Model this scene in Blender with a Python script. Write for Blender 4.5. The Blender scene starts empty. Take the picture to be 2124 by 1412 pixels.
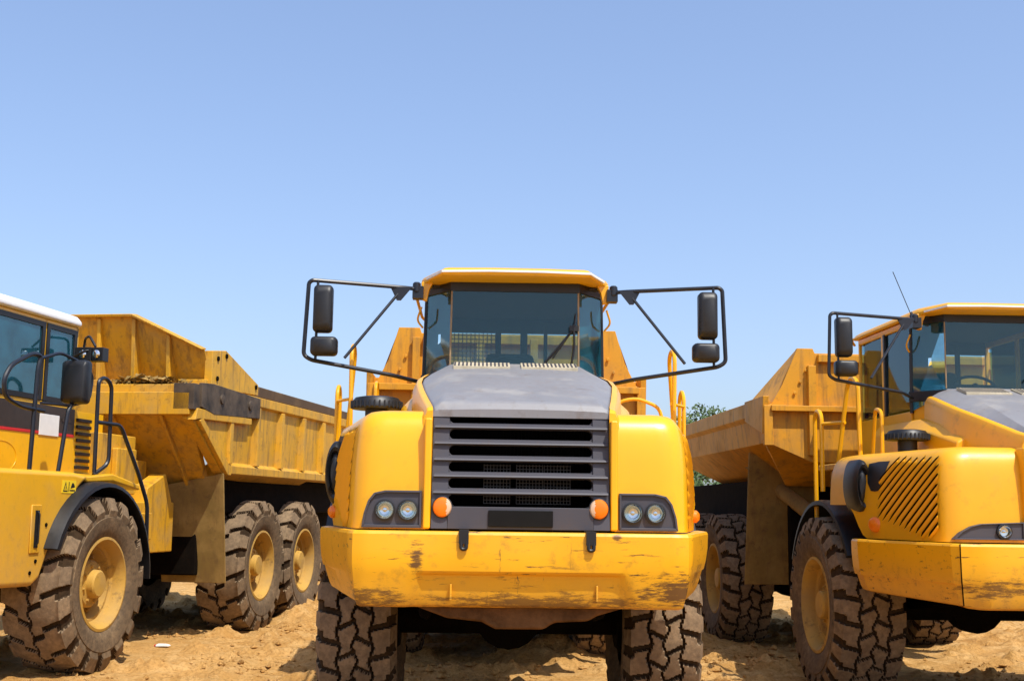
import bpy, bmesh, math, random
from mathutils import Vector, Matrix, noise
random.seed(7)
R=math.radians
scene=bpy.context.scene
COL=scene.collection

# ---------------------------------------------------------------- materials
def newmat(name):
    m=bpy.data.materials.new(name); m.use_nodes=True
    nt=m.node_tree; b=nt.nodes['Principled BSDF']
    return m,nt,b
def N(nt,t,**k):
    n=nt.nodes.new(t)
    for a,v in k.items(): setattr(n,a,v)
    return n
def ramp(nt,src,a,b,ca=(0,0,0,1),cb=(1,1,1,1)):
    r=N(nt,'ShaderNodeValToRGB'); r.color_ramp.elements[0].position=a; r.color_ramp.elements[1].position=b
    r.color_ramp.elements[0].color=ca; r.color_ramp.elements[1].color=cb
    nt.links.new(src,r.inputs[0]); return r.outputs[0]
def mixc(nt,f,a,b):
    m=N(nt,'ShaderNodeMix',data_type='RGBA')
    if isinstance(f,(int,float)): m.inputs[0].default_value=f
    else: nt.links.new(f,m.inputs[0])
    for i,c in ((6,a),(7,b)):
        if isinstance(c,tuple): m.inputs[i].default_value=(*c[:3],1)
        else: nt.links.new(c,m.inputs[i])
    return m.outputs[2]
def math_(nt,op,a,b=0.0):
    m=N(nt,'ShaderNodeMath',operation=op)
    for i,c in ((0,a),(1,b)):
        if isinstance(c,(int,float)): m.inputs[i].default_value=c
        else: nt.links.new(c,m.inputs[i])
    return m.outputs[0]
def noise_(nt,scale,detail=5,rough=.6,stretch=None,off=0,rot=None):
    tc=N(nt,'ShaderNodeTexCoord'); mp=N(nt,'ShaderNodeMapping')
    nt.links.new(tc.outputs['Object'],mp.inputs[0])
    if stretch: mp.inputs['Scale'].default_value=stretch
    if rot: mp.inputs['Rotation'].default_value=rot
    mp.inputs['Location'].default_value=(off,off*.7,off*.3)
    n=N(nt,'ShaderNodeTexNoise'); n.inputs['Scale'].default_value=scale
    n.inputs['Detail'].default_value=detail; n.inputs['Roughness'].default_value=rough
    nt.links.new(mp.outputs[0],n.inputs['Vector']); return n.outputs['Fac']
def paint(name,base,dust_or_reflection=(.45,.27,.10),damt=.3,grime=.15,scr=.0,rough=.38,zfade=None,coat=.25,bump=.02,streak=0,spots=()):
    m,nt,b=newmat(name)
    n1=noise_(nt,1.3); n2=noise_(nt,9,8,.7,off=3); n3=noise_(nt,2.6,6,.65,off=9)
    c=mixc(nt,ramp(nt,n1,.3,.7),base,tuple(x*.86 for x in base))
    d=ramp(nt,n3,.62-.3*damt,.78)
    d=math_(nt,'MULTIPLY',d,min(1,damt*1.6))
    if zfade:
        tc=N(nt,'ShaderNodeTexCoord'); sp=N(nt,'ShaderNodeSeparateXYZ'); nt.links.new(tc.outputs['Object'],sp.inputs[0])
        mr=N(nt,'ShaderNodeMapRange'); mr.inputs[1].default_value=zfade[1]; mr.inputs[2].default_value=zfade[0]
        nt.links.new(sp.outputs[2],mr.inputs[0])
        zz=math_(nt,'MULTIPLY',mr.outputs[0],n2)
        d=math_(nt,'ADD',d,math_(nt,'MULTIPLY',zz,1.1))
    d=math_(nt,'MINIMUM',d,.92)
    c=mixc(nt,d,c,dust_or_reflection)
    if streak:
        st=noise_(nt,5,6,.7,stretch=(2.2,2.2,.28),off=21)
        c=mixc(nt,math_(nt,'MULTIPLY',ramp(nt,st,.5,.68),streak),c,(.16,.085,.03))
    g=math_(nt,'MULTIPLY',ramp(nt,n2,.56,.76),grime)
    c=mixc(nt,g,c,(.10,.055,.025))
    if scr>0:
        s=noise_(nt,3.2,9,.75,stretch=(1.2,4,12),off=5,rot=(0,.35,0))
        s2=noise_(nt,1.9,4,.6,off=15)
        sm=math_(nt,'MULTIPLY',ramp(nt,s,.585,.62),ramp(nt,s2,.42,.55))
        c=mixc(nt,math_(nt,'MULTIPLY',sm,scr),c,(.07,.035,.015))
        s=noise_(nt,2.6,9,.8,stretch=(9,4,1.2),off=35,rot=(0,-.3,0))
        s2=noise_(nt,1.6,4,.6,off=55)
        sm=math_(nt,'MULTIPLY',ramp(nt,s,.60,.64),ramp(nt,s2,.50,.58))
        c=mixc(nt,math_(nt,'MULTIPLY',sm,scr),c,(.10,.05,.02))
    if spots:
        tc=N(nt,'ShaderNodeTexCoord')
        for (px,py,pz),(ax,az_),amt,ro in spots:
            sn=noise_(nt,7.0,12,.82,stretch=(1,1,5),off=71+px,rot=(0,ro,0))
            mp=N(nt,'ShaderNodeMapping'); mp.vector_type='POINT'
            mp.inputs['Location'].default_value=(-px/ax,-py/ax,-pz/az_); mp.inputs['Scale'].default_value=(1/ax,1/ax,1/az_)
            nt.links.new(tc.outputs['Object'],mp.inputs[0])
            ln=N(nt,'ShaderNodeVectorMath',operation='LENGTH'); nt.links.new(mp.outputs[0],ln.inputs[0])
            fall=ramp(nt,ln.outputs['Value'],0.0,1.0,(1,1,1,1),(0,0,0,1))
            k=math_(nt,'ADD',math_(nt,'MULTIPLY',fall,.27),sn)
            gate=ramp(nt,fall,0,.12)
            c=mixc(nt,math_(nt,'MULTIPLY',math_(nt,'MULTIPLY',ramp(nt,k,.60,.70),gate),amt),c,(.11,.046,.014))
    nt.links.new(c,b.inputs['Base Color'])
    rr=N(nt,'ShaderNodeMapRange'); rr.inputs[3].default_value=rough-.06; rr.inputs[4].default_value=rough+.3
    nt.links.new(d,rr.inputs[0]); nt.links.new(rr.outputs[0],b.inputs['Roughness'])
    b.inputs['Coat Weight'].default_value=coat; b.inputs['Coat Roughness'].default_value=.2
    if bump:
        bp=N(nt,'ShaderNodeBump'); bp.inputs['Strength'].default_value=.25; bp.inputs['Distance'].default_value=bump
        nt.links.new(n2,bp.inputs['Height']); nt.links.new(bp.outputs[0],b.inputs['Normal'])
    return m
def plain(name,base,rough=.5,metal=0,var=.25,scale=12,bump=0,spec=.5):
    m,nt,b=newmat(name)
    n=noise_(nt,scale,6,.65)
    c=mixc(nt,ramp(nt,n,.3,.7),tuple(x*(1-var) for x in base),tuple(min(1,x*(1+var)) for x in base))
    nt.links.new(c,b.inputs['Base Color']); b.inputs['Roughness'].default_value=rough; b.inputs['Metallic'].default_value=metal
    b.inputs['Specular IOR Level'].default_value=spec
    if bump:
        bp=N(nt,'ShaderNodeBump'); bp.inputs['Strength'].default_value=.6; bp.inputs['Distance'].default_value=bump
        nt.links.new(n,bp.inputs['Height']); nt.links.new(bp.outputs[0],b.inputs['Normal'])
    return m
Y=(.95,.46,.003)
M_Y=paint('yellow_paint',Y,damt=.10,grime=.18,bump=.002,rough=.38,coat=.18)
SP0=[((.92,-2.46,1.14),(.40,.15),.95,.7),((-.60,-2.5,1.30),(.07,.15),.95,1.4),((-.92,-2.42,1.08),(.40,.12),.85,0),((.1,-2.5,1.07),(1.0,.08),.8,0),((1.2,-1.8,1.2),(.4,.15),.6,.3),((.55,-2.5,1.44),(.05,.05),.9,0)]
M_YB=paint('yellow_bumper_paint',(.90,.43,.004),dust_or_reflection=(.42,.22,.05),damt=.12,grime=.5,scr=.95,zfade=(.93,1.30),bump=.003,spots=SP0,coat=.12,rough=.42)
M_YD=paint('yellow_dusty_paint',(.70,.36,.012),dust_or_reflection=(.40,.25,.075),damt=.55,grime=.7,rough=.6,bump=.008,coat=0,streak=.65)
M_YC=paint('yellow_cab_paint',(.88,.42,.005),dust_or_reflection=(.42,.24,.07),damt=.18,grime=.35,rough=.45,bump=.003,coat=.12)
M_YO=paint('orange_bed_paint',(.70,.31,.008),dust_or_reflection=(.38,.20,.05),damt=.45,grime=.55,rough=.6,bump=.006,coat=0,streak=.55)
M_CY=paint('left_yellow_paint',(.86,.45,.005),damt=.14,grime=.25,zfade=(.75,2.0),bump=.003,coat=.12)
M_RIM=paint('rim_paint',(.56,.32,.05),dust_or_reflection=(.38,.24,.09),damt=.65,grime=.95,rough=.75,coat=0)
M_GREY=paint('grey_hood',(.225,.225,.24),dust_or_reflection=(.40,.37,.32),damt=.34,grime=.5,rough=.6,coat=.0,bump=.003,streak=.15)
M_GRILL=paint('grey_grille',(.058,.056,.070),dust_or_reflection=(.15,.12,.10),damt=.12,grime=.35,rough=.6,coat=.0,bump=.003)
M_BLK=plain('black_plastic',(.009,.009,.010),.45)
M_PLT=plain('plate_black',(.004,.004,.004),.6,spec=.2)
M_HOLE=plain('vent_opening_black',(.004,.003,.002),.95,spec=.05)
M_BMET=plain('black_tube',(.010,.012,.018),.38)
M_DARK=plain('dark_chassis',(.006,.004,.0025),.95,bump=.01,var=.5,scale=6,spec=.08)  # base taken near black so undersides look deeply shaded despite sky fill
M_MUD=plain('dried_mud',(.11,.052,.020),.95,var=.5,scale=7,bump=.03,spec=.1)
M_CHR=plain('lamp_reflector',(.75,.75,.75),.12,1,var=.05)
M_ORG=plain('orange_lens',(.85,.20,.005),.25,var=.1)
M_PALE=plain('pale_lens',(.70,.48,.32),.2,var=.1)
M_WHT=plain('white_paint',(.78,.78,.76),.45,var=.05)
M_RED=plain('red_stripe',(.55,.02,.02),.4,var=.1)
M_FLAP=paint('mud_flap_brown',(.25,.155,.035),dust_or_reflection=(.42,.27,.085),damt=.65,grime=.85,rough=.9,coat=0,bump=.01,streak=.5)
M_RAIL=paint('dark_rail_brown',(.09,.05,.022),dust_or_reflection=(.25,.15,.06),damt=.3,grime=.8,rough=.9,coat=0,bump=.01)
M_TAN=plain('seat_tan',(.04,.037,.033),.9)
M_RMESH=plain('orange_red_guard',(.50,.13,.025),.6)
def tyremat(name,a,c2,lo,hi):
    m,nt,b=newmat(name)
    n=noise_(nt,3.0,8,.7); n2=noise_(nt,22,6,.7,off=4)
    f=math_(nt,'MULTIPLY',ramp(nt,n,lo,hi),ramp(nt,n2,.25,.6))
    c=mixc(nt,f,a,c2)
    nt.links.new(c,b.inputs['Base Color']); b.inputs['Roughness'].default_value=.95; b.inputs['Specular IOR Level'].default_value=.12
    bp=N(nt,'ShaderNodeBump'); bp.inputs['Strength'].default_value=.6; bp.inputs['Distance'].default_value=.008
    nt.links.new(n2,bp.inputs['Height']); nt.links.new(bp.outputs[0],b.inputs['Normal'])
    return m
M_TYRE=tyremat('dusty_tyre_rubber',(.13,.092,.06),(.34,.235,.135),.25,.65)
M_TYRG=tyremat('tyre_groove_rubber',(.032,.020,.011),(.10,.06,.03),.35,.75)
M_TYRS=tyremat('tyre_sidewall',(.085,.062,.042),(.28,.19,.105),.28,.66)
def glassmat(name,tint,dust_or_reflection=.12,dc=(.12,.14,.13),ior=1.5):
    m,nt,b=newmat(name); nt.nodes.remove(b)
    out=nt.nodes['Material Output']
    tr=N(nt,'ShaderNodeBsdfTransparent'); tr.inputs[0].default_value=(*tint,1)
    gl=N(nt,'ShaderNodeBsdfGlossy'); gl.inputs['Roughness'].default_value=.04; gl.inputs[0].default_value=(.80,.96,1,1)
    n=noise_(nt,5,6,.6)
    df=N(nt,'ShaderNodeBsdfDiffuse'); df.inputs[0].default_value=(*dc,1)  # diffuse layer; its teal on the cab panes paints in reflected sky
    fr=N(nt,'ShaderNodeFresnel'); fr.inputs[0].default_value=ior
    mx=N(nt,'ShaderNodeMixShader'); mx2=N(nt,'ShaderNodeMixShader')
    nt.links.new(math_(nt,'MULTIPLY',ramp(nt,n,.1,.8),dust_or_reflection),mx.inputs[0]); nt.links.new(tr.outputs[0],mx.inputs[1]); nt.links.new(df.outputs[0],mx.inputs[2])
    nt.links.new(fr.outputs[0],mx2.inputs[0]); nt.links.new(mx.outputs[0],mx2.inputs[1]); nt.links.new(gl.outputs[0],mx2.inputs[2])
    nt.links.new(mx2.outputs[0],out.inputs[0]); return m
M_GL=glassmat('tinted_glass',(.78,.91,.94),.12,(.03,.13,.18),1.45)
M_GLS=glassmat('sky_tinted_side_glass',(.70,.88,.94),.42,(.04,.25,.36),1.95)  # strong teal diffuse share puts the sky's reflection into the pane colour
M_LENS=glassmat('clear_lens',(.93,.95,.95),.02)
M_TANV=plain('vent_tan',(.46,.40,.28),.7)
M_RADI=plain('radiator_black',(.004,.004,.005),.8,spec=.1)
M_GRD=plain('guard_metal',(.12,.12,.13),.5,.5)
M_SEAL=plain('seal_tan',(.30,.2,.1),.6)

# ---------------------------------------------------------------- mesh builder
def fillet(pts,rad,n=4,closed=False):
    pts=[Vector(p) for p in pts]; out=[]; L=len(pts)
    for i,p in enumerate(pts):
        if not closed and i in (0,L-1): out.append(p); continue
        a=pts[i-1]; c=pts[(i+1)%L]
        r=min(rad,(a-p).length*.45,(c-p).length*.45)
        s=p+(a-p).normalized()*r; e=p+(c-p).normalized()*r
        for k in range(n+1):
            t=k/n; out.append(s*(1-t)**2+p*2*t*(1-t)+e*t*t)
    return out
class MB:
    def __init__(s): s.v=[]; s.f=[]; s.m=[]
    def add(s,vs,fs,m=0):
        o=len(s.v); s.v+=[tuple(v) for v in vs]
        for f in fs: s.f.append([i+o for i in f]); s.m.append(m)
        return s
    def hexa(s,p,m=0):
        return s.add(p,[(0,1,2,3),(7,6,5,4),(0,4,5,1),(1,5,6,2),(2,6,7,3),(3,7,4,0)],m)
    def box(s,x0,x1,y0,y1,z0,z1,m=0):
        return s.hexa([(x0,y0,z0),(x1,y0,z0),(x1,y1,z0),(x0,y1,z0),(x0,y0,z1),(x1,y0,z1),(x1,y1,z1),(x0,y1,z1)],m)
    def prism(s,poly,axis,a0,a1,m=0):
        def mk(p,a):
            return {'x':(a,p[0],p[1]),'y':(p[0],a,p[1]),'z':(p[0],p[1],a)}[axis]
        n=len(poly); vs=[mk(p,a0) for p in poly]+[mk(p,a1) for p in poly]
        fs=[tuple(range(n)),tuple(range(2*n-1,n-1,-1))]+[(i,(i+1)%n,n+(i+1)%n,n+i) for i in range(n)]
        return s.add(vs,fs,m)
    def loft(s,rings,m=0,closed=True,cap=True):
        n=len(rings[0]); vs=[p for r in rings for p in r]; fs=[]
        for i in range(len(rings)-1):
            for j in range(n if closed else n-1):
                k=(j+1)%n; fs.append((i*n+j,i*n+k,(i+1)*n+k,(i+1)*n+j))
        if cap and closed: fs+= [tuple(range(n)),tuple(range(len(rings)*n-1,(len(rings)-1)*n-1,-1))]
        return s.add(vs,fs,m)
    def tube(s,pts,r,n=8,closed=False,rad=.06,m=0):
        pts=fillet(pts,rad,4,closed) if len(pts)>2 else [Vector(p) for p in pts]
        L=len(pts); rings=[]; up=None
        for i,p in enumerate(pts):
            if closed: t=(pts[(i+1)%L]-pts[i-1])
            else: t=pts[min(i+1,L-1)]-pts[max(i-1,0)]
            t.normalize()
            if up is None:
                up=Vector((0,0,1)) if abs(t.z)<.9 else Vector((1,0,0))
            a=(up-t*up.dot(t)).normalized(); up=a; b=t.cross(a)
            rings.append([p+(a*math.cos(2*math.pi*k/n)+b*math.sin(2*math.pi*k/n))*r for k in range(n)])
        if closed: rings.append(rings[0])
        return s.loft(rings,m,cap=not closed)
    def lathe(s,prof,c=(0,0,0),axis='x',n=32,m=0,sx=1,sy=1,cap=False):
        rings=[]
        for r,h in prof:
            ring=[]
            for k in range(n):
                a=2*math.pi*k/n; u=r*math.cos(a)*sx; w=r*math.sin(a)*sy
                q={'x':(h,u,w),'y':(u,h,w),'z':(u,w,h)}[axis]
                ring.append((q[0]+c[0],q[1]+c[1],q[2]+c[2]))
            rings.append(ring)
        return s.loft(rings,m,cap=cap)
    def flip(s):
        s.v=[(-x,y,z) for x,y,z in s.v]; return s
    def mesh(s,name,mats,angle=35):
        me=bpy.data.meshes.new(name); me.from_pydata(s.v,[],s.f)
        for mt in mats: me.materials.append(mt)
        for p,mi in zip(me.polygons,s.m): p.material_index=mi; p.use_smooth=True
        bm=bmesh.new(); bm.from_mesh(me); bmesh.ops.recalc_face_normals(bm,faces=bm.faces); bm.to_mesh(me); bm.free()
        me.set_sharp_from_angle(angle=R(angle)); return me
    def obj(s,name,mats,parent=None,bevel=0,label=None,angle=35,seg=2):
        if not isinstance(mats,(list,tuple)): mats=[mats]
        me=s.mesh(name,mats,angle if not bevel else 180)
        o=bpy.data.objects.new(name,me); COL.objects.link(o)
        if parent: o.parent=parent
        if bevel:
            b=o.modifiers.new('bevel','BEVEL'); b.width=bevel; b.segments=seg; b.limit_method='ANGLE'; b.angle_limit=R(28); b.harden_normals=True
        if label: o['label']=label
        return o
def empty(name,loc,rz=0,label=None,cat=None,parent=None,group=None):
    e=bpy.data.objects.new(name,None); COL.objects.link(e); e.location=loc; e.rotation_euler=(0,0,rz); e.empty_display_size=.3
    if label: e['label']=label
    if cat: e['category']=cat
    if group: e['group']=group
    if parent: e.parent=parent
    return e

# ---------------------------------------------------------------- wheels
def tri(x): x=x%1.0; return 4*abs(x-.5)-1
def tyre_mesh(name,Rr,W,rim,style):
    NT=600; NP=17 if style==0 else 23; lug=.042 if style==0 else .034
    prof=[]
    hw=W/2
    prof+= [(-9,-hw+.06,rim-.02,0),(-9,-hw+.02,rim+.03,0),(-9,-hw-.005,rim+.10,0),(-9,-hw-.012,(rim+Rr)/2,0),(-9,-hw-.005,Rr-.19,0)]
    for i in range(6):
        t=i/5; prof.append((-1.30+.28*t,-hw+.0+.045*t,Rr-.165+t*.115,.9))
    for i in range(45):
        w=-1+2*i/44; prof.append((w,w*(hw-.05),Rr-lug-.018*w*w,1))
    prof+= [(-p[0] if p[0]!=-9 else 9,-p[1],p[2],p[3]) for p in reversed(prof[:11])]
    def h(s,w):
        aw=abs(w)
        if aw>5: return 0
        ph=0 if w<0 else .5
        if style==0:
            st=.0 if aw<.42 else .20
            q=(s+ph+.35*aw+st)%1
            g = aw<=.10 and abs(w-.06*tri(s*2))<.03
            if q<(.17 if aw<1 else .38): g=True
            return 0 if g else 1
        else:
            if abs(w-.10*tri(s+.25))<.030: return 0
            if aw<.5:
                q=(s+ph+.55*aw)%1; g=q<.15
            else:
                q=(s+ph+.275+.5-.25*(aw-.5))%1; g=q<(.18 if aw<1 else .38)
            if abs(aw-.5-.07*tri(s+ph+.3))<.030: g=True
            return 0 if g else 1
    v=[];f=[];mi=[];n=len(prof); hs=[]
    for i in range(NT):
        th=2*math.pi*i/NT; s=i*NP/NT
        for w,x,r,lf in prof:
            hv=h(s,w) if lf else 0; hs.append(hv)
            wear=1+.14*noise.noise(Vector((s*1.3,w*2,style*9)))
            hh=hv*lf*lug*wear
            rr=r+hh; xx=x+(math.copysign(hh*.45,x) if abs(w)>1 and lf else 0)
            v.append((xx,rr*math.cos(th),rr*math.sin(th)))
    b=MB()
    for i in range(NT):
        j=(i+1)%NT
        for k in range(n-1):
            fc=(i*n+k,i*n+k+1,j*n+k+1,j*n+k); f.append(fc)
            if prof[k][3]==0 or prof[k+1][3]==0: mi.append(2)
            else: mi.append(0 if sum(hs[q] for q in fc)>=3 else 1)
    b.add(v,f); b.m=mi; return b.mesh(name,[M_TYRE,M_TYRG,M_TYRS],30)
def rim_mesh(rim,hw):
    b=MB(); o=hw-.03
    b.lathe([(rim+.035,o-.03),(rim+.035,o+.005),(rim+.01,o+.01),(rim-.01,o-.02),(rim-.025,o-.05),(rim-.03,o-.11),(rim-.05,o-.13),(rim-.075,o-.13),(rim-.085,o-.20),(rim-.10,o-.22),(.24,o-.23),(.22,o-.22),(.215,o-.14),(.20,o-.12),(.13,o-.11),(.125,o-.05),(.11,o-.035),(0.001,o-.03)],n=48)
    for k in range(14):
        a=2*math.pi*k/14; b.lathe([(.017,o-.24),(.017,o-.195),(.012,o-.19),(0.001,o-.19)],c=(0,.27*math.cos(a),.27*math.sin(a)),n=6)
    for k in range(8):
        a=2*math.pi*k/8+.2; b.lathe([(.013,o-.13),(.013,o-.095),(0.001,o-.095)],c=(0,.165*math.cos(a),.165*math.sin(a)),n=6)
    return b.mesh('rim',[M_RIM],30)
def drum_mesh(hw):
    b=MB(); b.lathe([(.001,hw-.28),(.2,hw-.28),(.30,hw-.30),(.30,-hw+.1),(.22,-hw),(.001,-hw)],n=24); return b.mesh('wheel',[M_DARK])
RT=.8; HW=.31
TY=[tyre_mesh('tyre',RT,.62,.415,0),tyre_mesh('tyre_block_tread',RT,.62,.415,1)]
RIMM=rim_mesh(.395,HW); DRUM=drum_mesh(HW)
def wheel(parent,x,y,side,style,rot=0,sc=1,sr=1):
    w=bpy.data.objects.new('wheel',DRUM); COL.objects.link(w); w.parent=parent
    w.location=(x*side,y,RT*sr-.02); w.rotation_euler=(rot,0,0 if side>0 else math.pi); w.scale=(sc,sr,sr)
    for nm,me in (('tyre',TY[style]),('rim',RIMM)):
        o=bpy.data.objects.new(nm,me); COL.objects.link(o); o.parent=w
    return w

# ---------------------------------------------------------------- hauler (used for the two sister trucks)
def hauler(loc,yaw,label,variant):
    T=empty('dump_truck',loc,yaw,label,'dump truck',group='parked articulated dump trucks')
    bz=-.07 if variant else 0
    cz=.10 if variant else 0
    hz=.05 if variant else 0
    gs=.94 if variant else 1.0
    def wx(x,y):
        if not variant or abs(x)<.56: return x
        k=max(0,min(1,(y+2.5)/1.4)); ws=1.50-.25*k
        return math.copysign(.56+(abs(x)-.56)*ws,x)
    # ---- bumper
    half=[(0,-2.5),(.90,-2.5),(.965,-2.485),(1.0,-2.43),(1.30,-1.32),(1.305,-1.10)]
    half=[(wx(x,y),y) for x,y in half]
    path=[]
    pts=[(-x,y) for x,y in reversed(half[1:])]+half
    for a,b in zip(pts,pts[1:]):
        L=math.dist(a,b); k=max(1,int(L/.03))
        for i in range(k): path.append((a[0]+(b[0]-a[0])*i/k,a[1]+(b[1]-a[1])*i/k))
    path.append(pts[-1])
    def nrm(i):
        a=path[max(0,i-2)]; b=path[min(len(path)-1,i+2)]; dx=b[0]-a[0]; dy=b[1]-a[1]; l=math.hypot(dx,dy); return (-dy/l,dx/l)
    prof=[(.26,1.455),(.03,1.47),(.008,1.466),(0,1.45),(-.004,1.36),(-.004,1.28),(0,1.245),(.002,1.232),(.004,1.22),(.010,1.19),(.022,1.12),(.034,1.07),(.045,1.048),(.075,1.036),(.4,1.04)]
    rings=[]
    for ins,z in prof:
        ring=[]
        for i,(x,y) in enumerate(path):
            nx,ny=nrm(i); e=ins
            e+=.006*noise.noise(Vector((x*3,y*3,z*4)))
            zt=max(0,min(1,(1.236-z)/.012)); xt=max(0,min(1,(.60+.35*(1.235-z)-abs(x))/.05)) if y<-2.4 else 0
            e+=.035*zt*xt
            if abs(x)>.95: e+=max(0,(1.42-z))*.12*min(1,(abs(x)-.95)/.1)
            zz=z+bz*(1 if z>1.3 else 1.5)
            if abs(x)>1.0: zz+= (.03*(abs(x)-1.0)/.3) if z<1.2 else 0
            ring.append((x+nx*e,y+ny*e,zz))
        rings.append(ring)
    B=MB().loft(rings,0,closed=False)
    bump=B.obj('bumper',M_YB,T,angle=18,label='scratched dusty yellow front bumper')
    if variant:
        for sg in (-1,1):
            tx=sg*wx(.965,-2.47); ii=min(range(len(path)),key=lambda i:abs(path[i][0]-tx))
            b=MB().tube([rings[k][ii] for k in range(2,13)],.005,6,rad=.005); b.obj('bumper_seam',M_HOLE,bump)
    for x in (-.40,.44):
        b=MB().box(x-.006,x+.006,-2.468,-2.44,1.08+bz,1.17+bz); b.obj('bumper_bracket',M_YB,bump,bevel=.003)
    if variant==0:
        for x in (-.33,.40):
            b=MB(); b.box(x-.028,x+.028,-2.525,-2.36,1.40+bz,1.478+bz); b.tube([(x-.015,-2.51,1.47+bz),(x-.015,-2.52,1.37+bz),(x+.015,-2.52,1.37+bz),(x+.015,-2.51,1.47+bz)],.011)
            b.obj('bumper_latch',M_BLK,bump,bevel=.004)
    # ---- fenders
    top=[(0.0,0,0),(.25,.004,.002),(.5,.014,.006),(.7,.035,.012),(.82,.06,.02),(.9,.09,.032),(.955,.14,.05),(.985,.20,.07),(1.0,.30,.10)]
    def fin(t):
        for (t0,f0,g0),(t1,f1,g1) in zip(top,top[1:]):
            if t<=t1:
                k=(t-t0)/(t1-t0); return f0+(f1-f0)*k,g0+(g1-g0)*k
        return top[-1][1:]
    ZT=2.11 if variant else 2.185
    fp0=[(.56,-2.29),(.90,-2.285),(.97,-2.26),(1.005,-2.20),(1.03,-2.10),(1.25,-1.10),(1.27,-.95),(1.27,-.45),(.56,-.45)]
    fp0=[(wx(x,y),y) for x,y in fp0]
    fp=[]
    for a,c in zip(fp0,fp0[1:]):
        L=math.dist(a,c); k=max(1,int(L/.06))
        for i in range(k): fp.append((a[0]+(c[0]-a[0])*i/k,a[1]+(c[1]-a[1])*i/k))
    fp.append(fp0[-1])
    def zlow(y):
        t=max(0,min(1,(y+1.22)/.3)); return 1.475+bz+.27*t*t*(3-2*t)
    def fpt(x,y,t,side=1,off=0):
        f_,g_=fin(t); xx=.56+(x-.56)*(1-f_); yy=-.45+(y+.45)*(1-g_); z=zlow(y)+(ZT-zlow(y))*t
        return (side*(xx+off),yy-off*.3,z)
    fo=(26,-6) if variant else (0,0)
    def facet(px,py,side,off=.004):
        ss=(px+fo[0]-1790)/195; t=(1108-py-fo[1])/203
        a=(wx(1.25,-1.1),-1.10); c=(wx(1.03,-2.1),-2.10)
        return fpt(a[0]+(c[0]-a[0])*ss,a[1]+(c[1]-a[1])*ss,max(0,min(1,t)),side,off)
    ymat=M_Y if variant==0 else M_YC
    for side in (-1,1):
        rings=[[fpt(x,y,t,side) for x,y in fp] for t in [0,.12,.25,.38,.5,.6,.7,.76,.82,.86,.9,.93,.955,.97,.985,1.0]]
        b=MB().loft(rings,0,closed=False)
        last=rings[-1]; n=len(last); b.add(last+[(side*.56,-1.4,ZT+.012)],[(i,i+1,n) for i in range(n-1)])
        fen=b.obj('fender',ymat,T,angle=50)
        for i in range(1,15):
            y0=952+21*i
            P=[]
            for k in range(60):
                px=1822+160*k/59; py=y0-(px-1830)*1.12
                if 930<=py<=min(1104,1070+(px-1830)*.33): P.append((px,py))
            if len(P)<4: continue
            P=P[::max(1,len(P)//10)]+[P[-1]]
            a=[];c=[];l1=[];l2=[];l3=[]
            for k,(px,py) in enumerate(P):
                inn=0<k<len(P)-1
                wd=4.6 if inn else .6
                a.append(facet(px,py-wd,side)); c.append(facet(px,py+wd,side))
                l1.append(facet(px,py+wd,side,.003)); l2.append(facet(px,py+wd+1.5,side,.016 if inn else .003)); l3.append(facet(px,py+wd+7,side,.002))
            b=MB().loft([a,c],0,closed=False); b.loft([l1,l2,l3],1,closed=False); b.obj('vent_slot',[M_HOLE,ymat],fen,angle=80)
        b=MB().loft([[facet(1782,940,side),facet(1810,936,side),facet(1844,936,side)],[facet(1783,960,side),facet(1808,957,side),facet(1838,957,side)],[facet(1788,985,side),facet(1806,985,side),facet(1830,980,side)],[facet(1800,1004,side),facet(1812,1006,side),facet(1824,1004,side)]],0,closed=False)
        b.obj('fender_trim',M_BLK,fen)
    # ---- hood
    ys=[-2.24,-2.21,-2.1,-1.9,-1.6,-1.35,-1.1,-.8,-.66]
    hwid=[.535,.54,.55,.58,.62,.65,.65,.62,.60]
    zed=[2.175,2.20,2.22,2.275,2.355,2.43,2.49,2.55,2.57]
    zto=[2.185,2.235,2.27,2.33,2.43,2.50,2.555,2.63,2.65]
    wto=[.50,.49,.48,.47,.47,.47,.47,.47,.46]
    hwid=[w*(gs if y<-1.5 else 1) for w,y in zip(hwid,ys)]
    ramph=lambda y: hz*(y+2.24)/1.5
    b=MB(); rings=[]
    for y,w,ze,zt,wt in zip(ys,hwid,zed,zto,wto):
        k=ramph(y); ze+=k; zt+=k
        rings.append([(-w,y,ze-.03),(-w,y,ze),(-wt,y,zt),(-wt*.5,y,zt+.008),(0,y,zt+.01),(wt*.5,y,zt+.008),(wt,y,zt),(w,y,ze),(w,y,ze-.03)])
    b.loft(rings,0,closed=False)
    b.add(rings[0],[tuple(range(9))])
    hood=b.obj('hood',M_GREY,T,bevel=.022,seg=3,label='faded dusty grey engine hood')
    for sx in (-1,1):
        b=MB(); rings=[]
        for y,w,ze in zip(ys,hwid,zed):
            ze+=ramph(y)
            rings.append([(w-.004,y-.02,ze+.006),(w+.03,y-.02,ze-.0),(w+.055,y-.0,ze-.05),(w+.075,y,1.9 if y>-2.15 else 1.8),(w+.08 if y>-2.25 else w+.05,y,1.48)])
        b.loft(rings,0,closed=False)
        b.add([rings[0][i] for i in range(5)]+[(.53*gs,-2.27,1.48)],[(0,1,2,3,4,5)])
        b.box(.531*gs,.575 if not variant else .60,-2.335,-2.20,1.478,2.13+(-.03 if variant else 0))
        if sx<0: b.flip()
        b.obj('hood_side_panel',ymat,hood,bevel=.012)
        x0,x1=(.04,.44)
        def hp(x,y,o): return (sx*x,y,2.555+(y+1.1)*.25+.010+o+ramph(y))
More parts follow.
